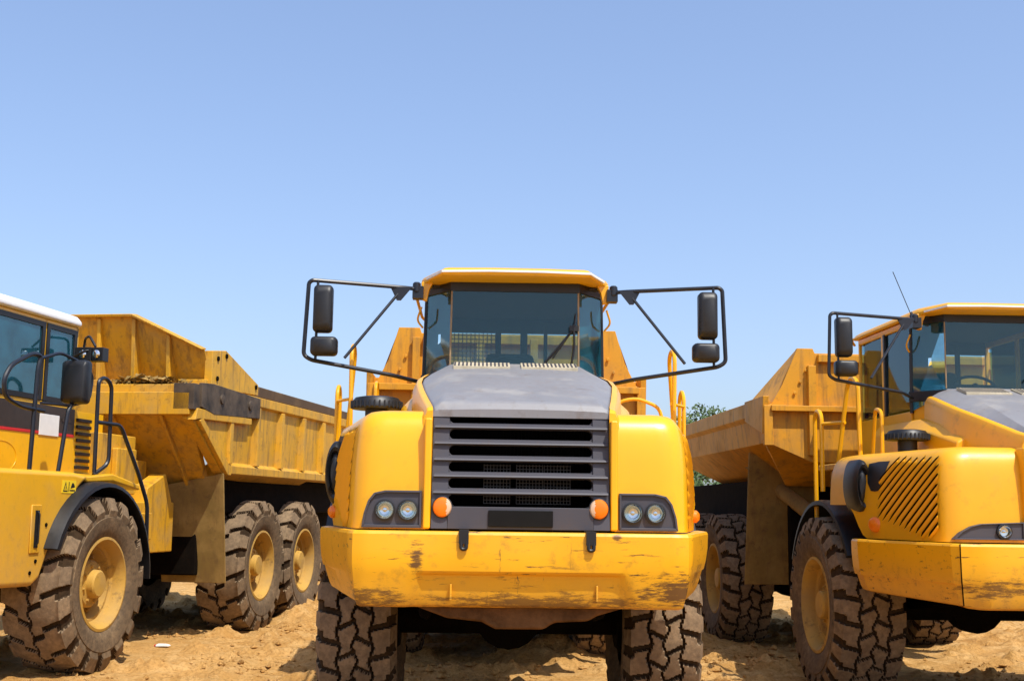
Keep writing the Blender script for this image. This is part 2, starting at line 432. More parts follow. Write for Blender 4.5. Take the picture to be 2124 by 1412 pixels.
        b=MB().hexa([hp(x0,-1.04,-.02),hp(x1,-1.04,-.02),hp(x1,-.84,-.02),hp(x0,-.84,-.02),hp(x0,-1.04,.012),hp(x1,-1.04,.012),hp(x1,-.84,.016),hp(x0,-.84,.016)])
        for i in range(14):
            x=x0+.014+.0285*i
            b.hexa([hp(x,-1.02,.0),hp(x+.012,-1.02,.0),hp(x+.012,-.86,.0),hp(x,-.86,.0),hp(x,-1.02,.016),hp(x+.012,-1.02,.016),hp(x+.012,-.86,.019),hp(x,-.86,.019)],1)
        b.obj('hood_vent',[M_TANV,M_GRILL],hood)
    # ---- grille
    b=MB(); zb=1.606; P=.0976
    fy=-2.335
    def gy(z): return fy+.10*max(0,(z-1.5)/.65)
    for sx in (-1,1):
        x0,x1=sorted((sx*.43,sx*.528))
        b.hexa([(x0,gy(1.48),1.48),(x1,gy(1.48),1.48),(x1,-2.15,1.48),(x0,-2.15,1.48),(x0,gy(2.19),2.19),(x1,gy(2.19),2.17),(x1,-2.15,2.17),(x0,-2.15,2.19)])
    b.box(-.43,.43,gy(1.5),-2.15,1.48,1.61)
    b.hexa([(-.43,gy(2.165),2.165),(.43,gy(2.165),2.165),(.43,-2.15,2.165),(-.43,-2.15,2.165),(-.43,gy(2.2),2.205),(.43,gy(2.2),2.205),(.43,-2.15,2.205),(-.43,-2.15,2.205)])
    for i in range(1,6):
        z=zb+P*i-.013; g=gy(z)
        b.box(-.44,.44,g+.004,-2.15,z-.006,z+.020)
        b.hexa([(-.52,g-.020,z-.004),(.52,g-.020,z-.004),(.50,g+.03,z-.012),(-.50,g+.03,z-.012),(-.52,g-.014,z+.008),(.52,g-.014,z+.008),(.50,g+.03,z+.030),(-.50,g+.03,z+.030)])
    for i in range(6):
        z0=zb+P*i+.008; z1=zb+P*(i+1)-.018; g=gy((z0+z1)/2)+.01
        for sx in (-1,1):
            for (za,zs) in ((z0,1),(z1,-1)):
                b.prism([(sx*.432,za),(sx*.432,za+zs*.035),(sx*.425,za+zs*.018),(sx*.412,za+zs*.006),(sx*.39,za)],'y',g,g+.1)
    b.v=[(x*gs,y,z) for x,y,z in b.v]
    grl=b.obj('grille',M_GRILL,T,bevel=.006)
    b=MB(); b.box(-.45,.45,-2.02,-2.0,1.5,2.16)
    for i in range(40): x=-.44+.0225*i; b.box(x,x+.004,-2.045,-2.02,1.55,2.15)
    b.obj('radiator',M_RADI,grl)
    for x0 in (-.22,-.02,.15):
        b=MB()
        for i in range(9): b.box(x0+.02*i,x0+.02*i+.004,-2.06,-2.05,1.63,1.87)
        for i in range(12): b.box(x0,x0+.165,-2.066,-2.055,1.63+.021*i,1.634+.021*i)
        b.obj('radiator_guard',M_GRD,grl)
    if variant==0:
        b=MB(); b.box(-.19,.19,gy(1.55)-.022,gy(1.55)-.008,1.495,1.592)
        b.obj('license_plate',M_PLT,T,bevel=.004,label='blank black number plate')
    # ---- turn signals
    for sx in (-1,1):
        b=MB(); cx=sx*.462*gs; y0=gy(1.6)
        b.lathe([(.058,y0+.01),(.058,y0-.018),(.052,y0-.03),(.042,y0-.034),(.03,y0-.036),(.015,y0-.037),(.001,y0-.037)],c=(cx,0,1.605),axis='y',n=64,m=0,sx=.95)
        b.m=[1 if sum(b.v[i][0] for i in f)/len(f)*sx < cx*sx-.024 else 0 for f in b.f]
        b.lathe([(.064,y0+.01),(.064,y0-.012),(.059,y0-.014)],c=(cx,0,1.605),axis='y',n=32,m=2,sx=.95)
        b.obj('turn_signal',[M_ORG,M_PALE,M_BLK],T)
        b=MB(); rs=.060 if variant else .042; b.lathe([(rs,-.02),(rs,.02),(rs*.7,.035),(.001,.04)],c=(0,0,0),axis='x',n=24)
        o=b.obj('side_marker',M_ORG,T); q=facet(1816,1082,sx,0); o.location=q; o.rotation_euler=(0,0,-R(35) if sx>0 else math.pi+R(35))
    # ---- headlights
    for sx in (-1,1):
        if variant==0:
            poly=[(.585,1.482),(.935,1.482),(.925,1.56),(.90,1.64),(.865,1.685),(.80,1.70),(.585,1.70)]
            lamps=[(.665,.052),(.80,.050)]; zc=1.585
        else:
            poly=[(.60,1.425),(1.14,1.425),(1.09,1.475),(1.01,1.52),(.93,1.54),(.60,1.555)]; lamps=[(.76,.045)]; zc=1.487
        pp=[(sx*x,z) for x,z in poly]
        b=MB(); b.prism(pp,'y',-2.305,-2.25)
        cx=.74 if variant==0 else .83; cz_=sum(z for x,z in poly)/len(poly)
        inner=[((x-cx)*.92+cx,(z-cz_)*.86+cz_) for x,z in poly]
        for i in range(len(poly)):
            a=poly[i]; c=poly[(i+1)%len(poly)]; ai=inner[i]; ci=inner[(i+1)%len(poly)]
            b.hexa([(sx*a[0],-2.32,a[1]),(sx*c[0],-2.32,c[1]),(sx*ci[0],-2.32,ci[1]),(sx*ai[0],-2.32,ai[1]),
                    (sx*a[0],-2.30,a[1]),(sx*c[0],-2.30,c[1]),(sx*ci[0],-2.30,ci[1]),(sx*ai[0],-2.30,ai[1])])
        hl=b.obj('headlight',M_GRILL,T,bevel=.003)
        for lx,r in lamps:
            b=MB(); b.lathe([(r+.012,-2.30),(r+.012,-2.326),(r+.002,-2.328),(r,-2.32),(r*.7,-2.308),(r*.25,-2.3065),(r*.2,-2.318),(.001,-2.319)],c=(sx*lx,0,zc),axis='y',n=28)
            nb=28*2
            b.m=[1 if i<nb else 0 for i in range(len(b.f))]
            b.obj('lamp',[M_CHR,M_BLK],hl)
            b=MB(); b.lathe([(r,-2.323),(r*.7,-2.332),(.001,-2.336)],c=(sx*lx,0,zc),axis='y',n=28); b.obj('lens',M_LENS,hl)
    # ---- cab
    W=.675; yb=.95; zt=3.25
    cabmat=ymat
    b=MB(); b.box(-W-.0,W+.0,-.40,yb,1.75-cz,2.42); b.prism([(-.66,-.42),(-.47,-.68),(.47,-.68),(.66,-.42)],'z',1.8,2.50)
    b.box(-W,W,yb-.05,yb+.002,2.42,2.62)
    for sx in (-1,1):
        b.box(*sorted((sx*W,sx*.635)),yb-.03,yb,2.62,zt)
        b.box(*sorted((sx*W,sx*(W-.03))),.25,.31,2.42,zt)
        b.box(min(sx*(W-.001),sx*(W-.03)),max(sx*(W-.001),sx*(W-.03)),-.42,yb,zt-.06,zt-.002)
    cab=b.obj('cab',cabmat,T,bevel=.01); cab.location=(0,0,cz)
    for sx in (-1,1):
        b=MB(); b.tube([(sx*.675,-.42,2.4),(sx*.66,-.42,3.25)],.018,8); b.obj('pillar',M_BLK,cab)
        b=MB(); b.box(min(sx*.683,sx*.66),max(sx*.683,sx*.66),.20,.24,2.42,3.2)
        b.obj('window_frame',M_BLK,cab,bevel=.004)
        b=MB().tube([(sx*.473,-.705,2.6),(sx*.468,-.702,3.2)],.007,6); b.obj('windshield_seal',M_SEAL,cab)
    b=MB()
    b.prism([(-.69,-.42),(-.475,-.715),(.475,-.715),(.69,-.42),(.66,-.42),(.46,-.68),(-.46,-.68),(-.66,-.42)],'z',3.19,3.26)
    b.obj('window_frame',M_BLK,cab,bevel=.004)
    b=MB()
    b.prism([(-.70,-.42),(-.48,-.72),(.48,-.72),(.70,-.42),(.66,-.42),(.46,-.67),(-.46,-.67),(-.66,-.42)],'z',2.5,2.59)
    b.obj('window_frame',M_BLK,cab,bevel=.004)
    def pane(name,pts,mt=M_GL):
        p=[Vector(q) for q in pts]; n=(p[1]-p[0]).cross(p[3]-p[0]).normalized()*.004
        bb=MB().hexa([*(q for q in p),*(q+n for q in p)]); bb.obj(name,mt,cab)
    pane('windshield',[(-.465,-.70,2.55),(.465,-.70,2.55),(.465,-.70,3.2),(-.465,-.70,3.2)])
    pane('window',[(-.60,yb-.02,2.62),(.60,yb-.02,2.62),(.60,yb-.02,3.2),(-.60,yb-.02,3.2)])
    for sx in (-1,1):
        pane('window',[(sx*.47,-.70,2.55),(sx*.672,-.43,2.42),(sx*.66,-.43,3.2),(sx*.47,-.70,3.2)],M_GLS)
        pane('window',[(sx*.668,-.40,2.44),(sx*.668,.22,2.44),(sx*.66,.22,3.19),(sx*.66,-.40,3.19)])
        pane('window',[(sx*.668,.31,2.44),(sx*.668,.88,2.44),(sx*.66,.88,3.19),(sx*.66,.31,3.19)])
    b=MB()
    for i in range(13): x=-.55+.036*i; b.box(x-.004,x+.004,yb+.02,yb+.026,2.6,3.12)
    for i in range(15): z=2.6+.036*i; b.box(-.56,-.11,yb+.026,yb+.03,z-.004,z+.004)
    b.obj('rear_window_guard',M_RMESH,cab,label='orange-red wire mesh guard behind rear window')
    b=MB()
    b.box(-.115,-.07,yb-.04,yb+.03,2.6,3.24); b.box(.10,.16,yb-.04,yb+.03,2.6,3.24); b.box(-.634,.634,yb-.04,yb+.01,3.12,3.262)
    b.obj('rear_window_frame',M_BLK,cab)
    b=MB(); b.hexa([(-.45,-.66,2.5),(.45,-.66,2.5),(.42,-.3,2.45),(-.42,-.3,2.45),(-.42,-.64,2.60),(.42,-.64,2.60),(.30,-.36,2.66),(-.30,-.36,2.66)])
    b.obj('dashboard',M_BLK,cab,bevel=.03)
    b=MB(); pts=[(.2*math.cos(a)+0,-.22+.05*math.sin(a),2.66+.11*math.sin(a)) for a in [2*math.pi*k/24 for k in range(24)]]
    b.tube(pts,.014,8,closed=True,rad=.001); b.tube([(0,-.22,2.68),(0,-.34,2.6)],.03)
    b.tube([(-.19,-.22,2.68),(.19,-.22,2.68)],.011)
    b.obj('steering_wheel',M_BLK,cab)
    b=MB(); b.box(-.25,.25,.1,.6,2.3,2.48); b.hexa([(-.24,.5,2.4),(.24,.5,2.4),(.24,.62,2.4),(-.24,.62,2.4),(-.2,.6,2.90),(.2,.6,2.90),(.2,.70,2.90),(-.2,.70,2.90)])
    b.obj('seat',M_TAN,cab,bevel=.04)
    b=MB().box(-.62,.62,-.6,.9,3.235,3.25); b.obj('headliner',M_TAN,cab)
    b=MB().box(.30,.33,yb-.12,yb-.06,2.6,3.2); b.obj('cab_post',M_TAN,cab)
    # roof
    def ring(s,z,sag=0,fx=0):
        base=[(-.69,1.02),(-.695,-.62),(-.53,-.93),(-.2,-.955),(.2,-.955),(.53,-.93),(.695,-.62),(.69,1.02)]
        return [(x*s,.04+(y-.04)*s,z-(sag if abs(x)>.6 else 0)) for x,y in base]
    b=MB().loft([ring(.97,3.262,.01),ring(1.0,3.27,.02),ring(1.005,3.295,.02),ring(.985,3.318,.018),ring(.93,3.335,.01),ring(.6,3.355,0)],0)
    roof=b.obj('roof',cabmat,cab,bevel=.006,angle=30)
    for sx in (-1,1):
        b=MB().prism([(sx*.60,3.28),(sx*.70,3.26),(sx*.69,3.13),(sx*.655,3.12),(sx*.64,3.2)],'y',-.66,-.60); b.obj('roof_bracket',cabmat,cab,bevel=.006)
    b=MB()
    tp=[(-.66,-.72,3.276),(-.54,-.937,3.294),(-.2,-.965,3.297),(.2,-.965,3.297),(.54,-.937,3.294),(.66,-.72,3.276)]
    b.loft([[(x,y-.008,z-.010),(x,y-.008,z+.006),(x*.98,y+.02,z+.006),(x*.98,y+.02,z-.010)] for x,y,z in tp])
    b.obj('roof_white_strip',M_WHT,cab)  # thin white strip along the front edge of the roof
    for sx in (-1,1):
        b=MB().tube([(sx*.72,-.58,3.2),(sx*.76,-.5,3.24),(sx*.76,.9,3.24),(sx*.70,.98,3.2)],.013); b.obj('roof_rail',M_YC,cab)
        b=MB().tube([(sx*.70,-.5,3.1),(sx*.735,-.48,3.0),(sx*.69,-.44,2.95)],.008); b.obj('grab_handle',M_YC,cab)
    b=MB(); b.tube([(.40,-.74,2.56),(.44,-.745,2.78),(.43,-.745,2.95)],.008); b.tube([(.44,-.74,2.93),(.28,-.735,2.70)],.006); b.tube([(.445,-.735,2.93),(.22,-.725,2.66)],.009); b.tube([(.435,-.74,2.9),(.445,-.74,3.03)],.006)
    b.box(.40,.47,-.75,-.735,2.90,2.94)
    b.obj('wiper',M_BLK,cab)
    # ---- mirrors
    mx=.10 if variant else 0
    for sx in (-1,1):
        b=MB(); y=-.93; e=mx if sx<0 else 0
        b.tube([(sx*.70,-.68,3.20),(sx*.82,-.75,3.20),(sx*(1.46+e),y-.05,3.20),(sx*(1.485+e),y-.05,3.18),(sx*(1.505+e),y-.05,2.66),(sx*(1.45+e),y-.05,2.625),(sx*.88,-.75,2.55),(sx*.70,-.5,2.53)],.015,8,rad=.05)
        b.tube([(sx*.84,-.76,3.18),(sx*1.22,y,2.65)],.011); b.box(min(sx*.68,sx*.76),max(sx*.68,sx*.76),-.72,-.62,3.13,3.22)
        b.prism([(sx*.76,3.20),(sx*.92,3.20),(sx*.87,3.10),(sx*.84,3.10)],'y',-.78,-.765)
        b.tube([(sx*(1.42+e),y-.05,3.20),(sx*(1.42+e),y-.05,2.63)],.010)
        b.lathe([(.02,3.25),(.03,3.24),(.03,3.18),(.02,3.17)],c=(sx*.73,-.70,0),axis='z',n=12)
        mf=b.obj('mirror',M_BMET,T,label='black tubular mirror arm with two mirrors'); mf.location=(0,0,cz)
        for (xc,w,z0,z1) in ((1.375+e,.068,2.82,3.16),(1.36+e,.095,2.655,2.79)):
            b=MB()
            def rr(s,yy):
                pl=[]; cx=sx*xc; hz_=(z1-z0)/2; zc=(z0+z1)/2; c=.03
                for (ux,uz) in ((-1,-1),(1,-1),(1,1),(-1,1)):
                    for k in range(4):
                        ang=math.atan2(uz,ux)-math.pi/4+math.pi/2*k/3
                        pl.append((cx+(ux*(w-c)+c*math.cos(ang))*s,yy,zc+(uz*(hz_-c)+c*math.sin(ang))*s))
                return pl
            b.loft([rr(.7,y-.125),rr(.93,y-.11),rr(1,y-.085),rr(1,y-.03),rr(.95,y-.025)])
            b.obj('mirror_head',M_BLK,mf,angle=50)
    # ---- handrails
    for sx in (-1,1):
        b=MB(); r=.016 if variant==0 else .021
        b.tube([(sx*1.20,-.55,2.08),(sx*1.21,-.55,2.76),(sx*1.21,-.40,2.82),(sx*1.21,-.28,2.76),(sx*1.30,-.12,1.75)],r,rad=.08)
        b.tube([(sx*1.23,-.25,2.42),(sx*1.37,-.0,2.42)],r*.8)
        b.tube([(sx*1.37,.20,1.55),(sx*1.37,.20,2.50),(sx*1.37,.1,2.56),(sx*1.37,.0,2.50),(sx*1.37,.0,1.8)],r,rad=.08)
        b.obj('handrail',M_Y,T)
        b=MB(); b.tube([(sx*.80,-.35,2.15),(sx*.80,-.35,2.42),(sx*.95,-.36,2.45),(sx*1.12,-.38,2.38),(sx*1.16,-.4,2.15)] if sx>0 else [(sx*1.02,-.6,2.1),(sx*1.02,-.6,2.5),(sx*1.02,-.45,2.53),(sx*1.02,-.35,2.1)],r*.85,rad=.06)
        b.obj('handrail',M_Y,T)
        b=MB(); x0,x1=sorted((sx*.60,sx*1.24)); b.box(x0,x1,-.46,.55,2.00,2.06); b.box(*sorted((sx*.72,sx*1.2)),-.46,.3,1.72,2.00)
        b.obj('deck',M_YD,T,bevel=.015)
        b=MB(); b.loft([[(sx*(.60+.0),y,2.1),(sx*(.60+w),y,2.1),(sx*(.60+w*.9),y,2.1+h*.7),(sx*(.60+w*.5),y,2.1+h),(sx*.60,y,2.1+h)] for y,w,h in ((-1.5,.15,.12),(-1.1,.22,.26),(-.7,.22,.33),(.3,.22,.33))])
        b.obj('hood_shoulder',ymat,T,bevel=.02)
    # ---- intake mushroom
    iz=-.06 if variant else 0
    b=MB(); c=(-.97,-1.05,iz)
    b.lathe([(.08,2.10),(.08,2.27),(.17,2.275),(.18,2.29),(.175,2.325),(.15,2.355),(.10,2.365),(.001,2.367)],c=c,axis='z',n=32)
    for k in range(32):
        a=2*math.pi*k/32; x=c[0]+.178*math.cos(a); y=c[1]+.178*math.sin(a); b.box(x-.005,x+.005,y-.005,y+.005,2.28+iz,2.33+iz)
    b.obj('air_intake',M_BLK,T)
    # ---- exhaust shield
    b=MB(); ex=-(wx(1.26,-1.1)-.03)
    b.lathe([(.001,-1.19),(.05,-1.19),(.075,-1.17),(.085,-1.20),(.10,-1.21),(.118,-1.18),(.125,-1.12),(.125,-.9),(.10,-.85),(.001,-.85)],c=(ex,0,1.83),axis='y',n=28,sx=.58,sy=1.75)
    b.obj('exhaust_shield',M_BLK,T)
    # ---- wheel arches
    ax_=.08 if variant else 0
    for sx in (-1,1):
        b=MB(); rings=[]
        for k in range(19):
            a=R(150-k*7) ; ca,sa=math.cos(a),math.sin(a)
            def q(r,x): return (sx*x,r*ca,.78+r*sa)
            rings.append([q(.90,.95),q(.93,.95),q(.945,1.30+ax_),q(.935,1.345+ax_),q(.90,1.35+ax_),q(.90,1.32+ax_),q(.905,1.28+ax_)])
        b.loft(rings); b.obj('wheel_arch',M_BLK,T,angle=40)
    # ---- chassis
    b=MB(); b.box(-.55,.55,-1.0,1.3,.90,1.45); b.box(-.8,.8,-1.9,.9,1.18,1.5)
    b.lathe([(.15,-1.0),(.15,1.0)],c=(0,0,.80),axis='x',n=16,cap=True); b.lathe([(.05,-.2),(.26,-.1),(.26,.1),(.05,.2)],c=(0,0,.80),axis='y',n=20,cap=True)
    for sx in (-1,1): b.box(*sorted((sx*.62,sx*.80)),-1.0,-.6,.95,1.5); b.tube([(sx*.6,-1.0,.9),(sx*.66,.6,.72)],.05)
    b.obj('front_chassis',M_DARK,T,bevel=.02)
    b=MB().prism([(-.70,1.12),(.70,1.12),(.62,1.04),(.45,.99),(.40,.96),(.20,.95),(.14,.91),(-.14,.91),(-.22,.95),(-.42,.97),(-.62,1.04)],'y',-2.36,-1.2)
    if variant==0: b.obj('belly_pan',M_MUD,T,bevel=.02)
    b=MB(); b.box(-.42,.42,1.2,6.6,1.0,1.5); b.box(-.3,.3,1.0,2.2,.7,1.1); b.box(-1.1,1.1,2.9,7.6,1.45,1.98)
    for y in (4.2,5.87): b.lathe([(.18,-1.0),(.18,1.0)],c=(0,y,.80),axis='x',n=16,cap=True); b.lathe([(.05,-.3),(.33,-.15),(.33,.15),(.05,.3)],c=(0,y,.78),axis='y',n=20,cap=True)
    b.box(-.85,-.5,3.4,6.6,.75,1.3); b.box(.5,.85,3.4,6.6,.75,1.3); b.box(-1.0,1.0,2.4,2.5,.75,1.7)
    b.obj('rear_chassis',M_DARK,T,bevel=.02)
    for sx in (-1,1):
        b=MB().tube([(sx*.85,1.9,1.55),(sx*1.15,3.8,2.22)],.055); b.tube([(sx*.85,1.9,1.55),(sx*1.0,2.85,1.88)],.085,12); b.obj('tipping_cylinder',M_FLAP,T)
    # ---- bed
    mb=M_YO
    b=MB()
    mz,bxx,bzz=(2.34,.80,.18) if variant else (2.1,.92,0)
    def sect(y,zb_,xt=1.45):
        zb_+=bzz; mxx=1.37 if variant else 1.28
        return [(-xt,y,2.80),(-xt,y,2.64),(-xt+.05,y,2.60),(-mxx,y,mz),(-bxx,y,zb_),(bxx,y,zb_),(mxx,y,mz),(xt-.05,y,2.60),(xt,y,2.64),(xt,y,2.80),(xt-.13,y,2.80),(xt-.15,y,2.6),(1.15,y,mz+.05),(bxx-.07,y,zb_+.06),(-bxx+.07,y,zb_+.06),(-1.15,y,mz+.05),(-xt+.15,y,2.6),(-xt+.13,y,2.80)]
    b.loft([sect(1.75,2.2),sect(2.6,1.75),sect(5.5,1.70),sect(6.9,2.05),sect(7.6,2.35)])
    hx=1.08 if variant else 1.14
    ht=.09 if variant else 0
    pf=[(-1.45,2.35),(-1.45,2.72),(-1.36,2.74),(-1.24,2.95),(-hx,3.25+ht),(-.92,3.25+ht),(-.90,3.20+ht),(.90,3.20+ht),(.92,3.25+ht),(hx,3.25+ht),(1.24,2.95),(1.36,2.74),(1.45,2.72),(1.45,2.35),(.95,1.95+bzz),(-.95,1.95+bzz)]
    b.prism(pf,'y',1.56,1.62)
    b.hexa([(-1.44,1.57,2.36),(1.44,1.57,2.36),(1.44,1.63,2.36),(-1.44,1.63,2.36),(-.95,2.55,1.72+bzz),(.95,2.55,1.72+bzz),(.95,2.62,1.75+bzz),(-.95,2.62,1.75+bzz)])
    for sx in (-1,1):
        b.hexa([(sx*hx,1.58,3.24+ht),(sx*hx,1.63,3.24+ht),(sx*1.10,2.35,3.02),(sx*1.11,2.35,2.98),(sx*1.34,1.58,2.74),(sx*1.34,1.63,2.74),(sx*1.41,2.35,2.80),(sx*1.42,2.35,2.78)])
        b.hexa([(sx*1.46,1.55,2.42),(sx*1.46,2.3,2.6),(sx*1.46,2.3,2.82),(sx*1.46,1.50,2.82),(sx*1.40,1.55,2.42),(sx*1.40,2.3,2.6),(sx*1.40,2.3,2.82),(sx*1.40,1.50,2.82)])
        for x in (.28,.95): b.box(*sorted((sx*(x-.04),sx*(x+.04))),1.49,1.56,2.2,3.15)
        b.box(*sorted((sx*1.36,sx*1.45)),1.50,1.56,2.3,2.72)
        for x,z in ((1.0,3.1),(1.06,2.98),(1.12,2.86)): b.lathe([(.018,1.535),(.018,1.55)],c=(sx*x,0,z),axis='y',n=8,cap=True)
    b.box(-1.38,1.38,1.47,1.56,2.66,2.72); b.box(-.88,.88,1.50,1.56,3.10+ht,3.18+ht)
    bs=.88 if variant==0 else 1.04
    b.v=[(x*bs,y,z) for x,y,z in b.v]
    b.obj('dump_bed',mb,T,bevel=.008)
    for sx in (-1,1):
        b=MB(); b.hexa([(sx*.55,2.95,.78),(sx*1.38,2.95,.78),(sx*1.38,2.97,.78),(sx*.55,2.97,.78),(sx*.58,2.70,2.0),(sx*1.38,2.66,2.28),(sx*1.38,2.69,2.28),(sx*.58,2.73,2.0)])
        b.obj('mud_flap',M_FLAP,T,bevel=.006)
    for sx in (-1,1):
        for y in (0,4.2,5.87): wheel(T,1.10 if variant==0 else 1.19,y,sx,1,random.random()*3,.89 if variant==0 else .97)
    return T,cab
T1,c1=hauler((0.0,9.5,0),R(1.6),'yellow dump truck facing forward with grey grille and paired headlights',0)
T2,c2=hauler((4.25,11.25,0),R(3.0),'yellow dump truck with slotted nose, muddy wheels and tan bed',1)
b=MB(); b.tube([(-.72,-.6,3.35),(-.86,-.55,3.76)],.004,6); b.lathe([(.018,3.30),(.018,3.36),(.006,3.39)],c=(-.72,-.6,0),axis='z',n=10)
b.obj('antenna',M_BLK,T2)

# ---------------------------------------------------------------- the other make of truck
def truck_b(loc,yaw):
    T=empty('dump_truck',loc,yaw,'older yellow dump truck with white cab roof and ribbed bed','dump truck',group='parked articulated dump trucks')
    b=MB(); W=.75
    b.box(-W,W,-1.75,.34,1.86,2.60)
    for x in (-W,W-.06):
        for y in (-1.75,-.34,.27): b.box(x,x+.06,y,y+.07,2.6,3.42)
        b.box(x,x+.06,-1.75,.34,3.36,3.42)
    b.box(-W,W,.28,.335,3.3,3.42); b.box(-W,W,-1.75,-1.70,3.36,3.42)
    cab=b.obj('cab',M_CY,T,bevel=.015)
    for sx in (-1,1):
        for y0,y1 in ((-1.68,-.34),(-.27,.27)):
            b=MB(); x=sx*(W+.006)
            for (a,c,d,e) in ((y0-.02,y1+.02,2.60,2.65),(y0-.02,y1+.02,3.33,3.38),(y0-.02,y0+.035,2.65,3.33),(y1-.035,y1+.02,2.65,3.33)):
                b.box(*sorted((x-.02*sx,x+.006*sx)),a,c,d,e)
            b.obj('window_frame',M_BLK,cab)
    for sx in (-1,1):
        for y0,y1 in ((-1.66,-.36),(-.25,.25)):
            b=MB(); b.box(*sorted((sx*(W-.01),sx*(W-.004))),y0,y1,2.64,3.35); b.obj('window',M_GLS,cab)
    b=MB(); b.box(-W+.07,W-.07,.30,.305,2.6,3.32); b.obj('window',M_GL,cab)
    def rg(s,z): return [(x*s*.80,-.7+yy*s*1.1,z) for x,yy in ((-1,-.9),(-.9,-1),(.9,-1),(1,-.9),(1,.9),(.9,1),(-.9,1),(-1,.9))]
    b=MB().loft([rg(.97,3.42),rg(1.0,3.43),rg(1.0,3.47),rg(.96,3.52),rg(.8,3.56),rg(.4,3.58)]); b.obj('roof',M_WHT,cab,bevel=.015)
    b=MB(); b.box(-.3,.2,-.5,.1,2.4,2.65); b.box(-.28,.18,0,.15,2.6,2.95); b.obj('seat',M_TAN,cab,bevel=.04)
    b=MB(); b.box(W,W+.012,-1.7,.33,2.30,2.56); b.box(W,W+.02,.08,.25,2.42,2.45); b.obj('dark_panel',plain('brown_black_panel',(.035,.025,.02),.45),T)
    b=MB(); b.box(W+.002,W+.018,-1.7,.33,2.272,2.299); b.obj('red_stripe',M_RED,T)
    b=MB(); b.box(W+.014,W+.022,-.34,.02,2.26,2.47); b.obj('white_patch',M_WHT,T,bevel=.003)
    b=MB(); b.box(-W,W+.01,-1.7,1.0,1.80,2.27); b.box(-W,W,.34,.95,2.27,2.55); b.tube([(W+.012,-.95+.26*math.cos(a),2.02+.15*math.sin(a)) for a in [2*math.pi*k/24 for k in range(24)]],.004,6,closed=True,rad=.001)
    b.obj('engine_cover',M_CY,T,bevel=.02)
    for i in range(9):
        b=MB().box(W+.0,W+.03,.38,.66,1.88+.07*i,1.915+.07*i); b.obj('vent_slot',M_BLK,T,bevel=.004)
    pol=[(-2.1,.88),(-1.22,.86),(-1.10,.92),(-.98,1.15),(-.86,1.38),(-.70,1.58),(-.48,1.76),(-.30,1.86),(-.6,1.89),(-2.1,1.89)]
    b=MB(); b.prism(pol,'x',.80,1.33); f=b.obj('fender',M_CY,T,bevel=.05,seg=4)
    b=MB(); b.prism([(-.6,1.89),(-.30,1.86),(.2,1.90),(.8,1.80),(.8,1.74),(.2,1.82),(-.3,1.80)],'x',.75,1.30); b.obj('fender_top',M_CY,f,bevel=.02)
    b=MB(); b.prism(pol,'x',-1.33,-.80); b.obj('fender',M_CY,T,bevel=.05,seg=4)
    b=MB(); b.box(-.79,.79,-2.4,-1.8,.9,2.3); b.obj('nose',M_CY,T,bevel=.05,seg=3)
    b=MB(); b.box(1.325,1.345,-1.32,-1.16,1.15,1.58); b.obj('recessed_handle',M_YD,f,bevel=.01)
    b=MB(); b.box(1.346,1.352,-1.27,-1.21,1.20,1.53); b.tube([(1.35,-1.24,1.22),(1.37,-1.24,1.24),(1.37,-1.24,1.5),(1.35,-1.24,1.52)],.008); b.obj('handle',M_BLK,f)
    for y,z in ((-.98,1.40),(-1.12,1.08),(-1.2,.98)):
        b=MB().lathe([(.018,1.325),(.018,1.338),(.001,1.34)],c=(0,y-.08,z),axis='x',n=12); b.obj('bolt',M_DARK,f)
    b=MB(); b.box(1.331,1.334,-.83,-.58,1.69,1.81,0)
    b.prism([(-.81,1.705),(-.73,1.705),(-.77,1.795)],'x',1.3345,1.336,1); b.prism([(-.793,1.715),(-.747,1.715),(-.77,1.768)],'x',1.3365,1.338,0)
    b.box(1.3385,1.3395,-.774,-.766,1.722,1.75,1)
    b.box(1.3345,1.336,-.715,-.705,1.705,1.795,1); b.box(1.3345,1.336,-.69,-.60,1.71,1.722,1); b.prism([(-.68,1.735),(-.655,1.785),(-.63,1.785),(-.60,1.75),(-.64,1.742)],'x',1.3345,1.336,1)
    b.obj('warning_sticker',[plain('sticker_yellow',(.9,.62,.02),.4,var=.05),M_BLK],f,label='yellow warning sticker with a triangle symbol')
    b=MB()
    b.tube([(.85,-.02,3.05),(1.05,-.02,3.14),(1.1,.2,3.14)],.012); b.box(.90,1.08,.0,.14,3.03,3.17); b.box(1.08,1.2,.02,.14,3.03,3.17)
    b.tube([(.80,.3,2.7),(.84,.3,3.3),(1.0,.1,3.3),(1.1,.05,3.18)],.014)
    w=b.obj('work_light',M_BLK,T,bevel=.01)
    for x in (.99,1.14):
        b=MB(); b.lathe([(.04,-.005),(.03,-.012),(.001,-.014)],c=(x,0,3.10),axis='y',n=16); b.obj('lamp',M_CHR,w)
    for o in T.children: o.location=(0,.16,0)
    r=.021
    b=MB()
    b.tube([(1.25,-1.104,1.80),(1.25,-1.07,2.82),(1.25,-1.03,2.93),(1.25,-1.18,2.93),(1.25,-1.5,2.79),(1.25,-1.6,2.64),(1.25,-1.55,2.50),(1.25,-1.3,2.44),(1.25,-.93,2.43)],r,rad=.08)
    b.tube([(1.25,-.63,1.80),(1.25,-.50,2.48),(1.25,-.42,2.56)],r); b.tube([(1.25,-1.05,2.90),(1.25,-.7,3.0),(1.25,-.40,2.96)],r*.8,rad=.08)
    b.tube([(1.25,-.98,2.50),(1.25,-.45,2.52),(1.25,-.12,2.60),(1.25,-.08,2.84),(1.25,-.2,2.93)],r*.7,rad=.08)
    mf=b.obj('mirror',M_BMET,T,label='black tubular rail carrying a square mirror')
    b=MB(); 
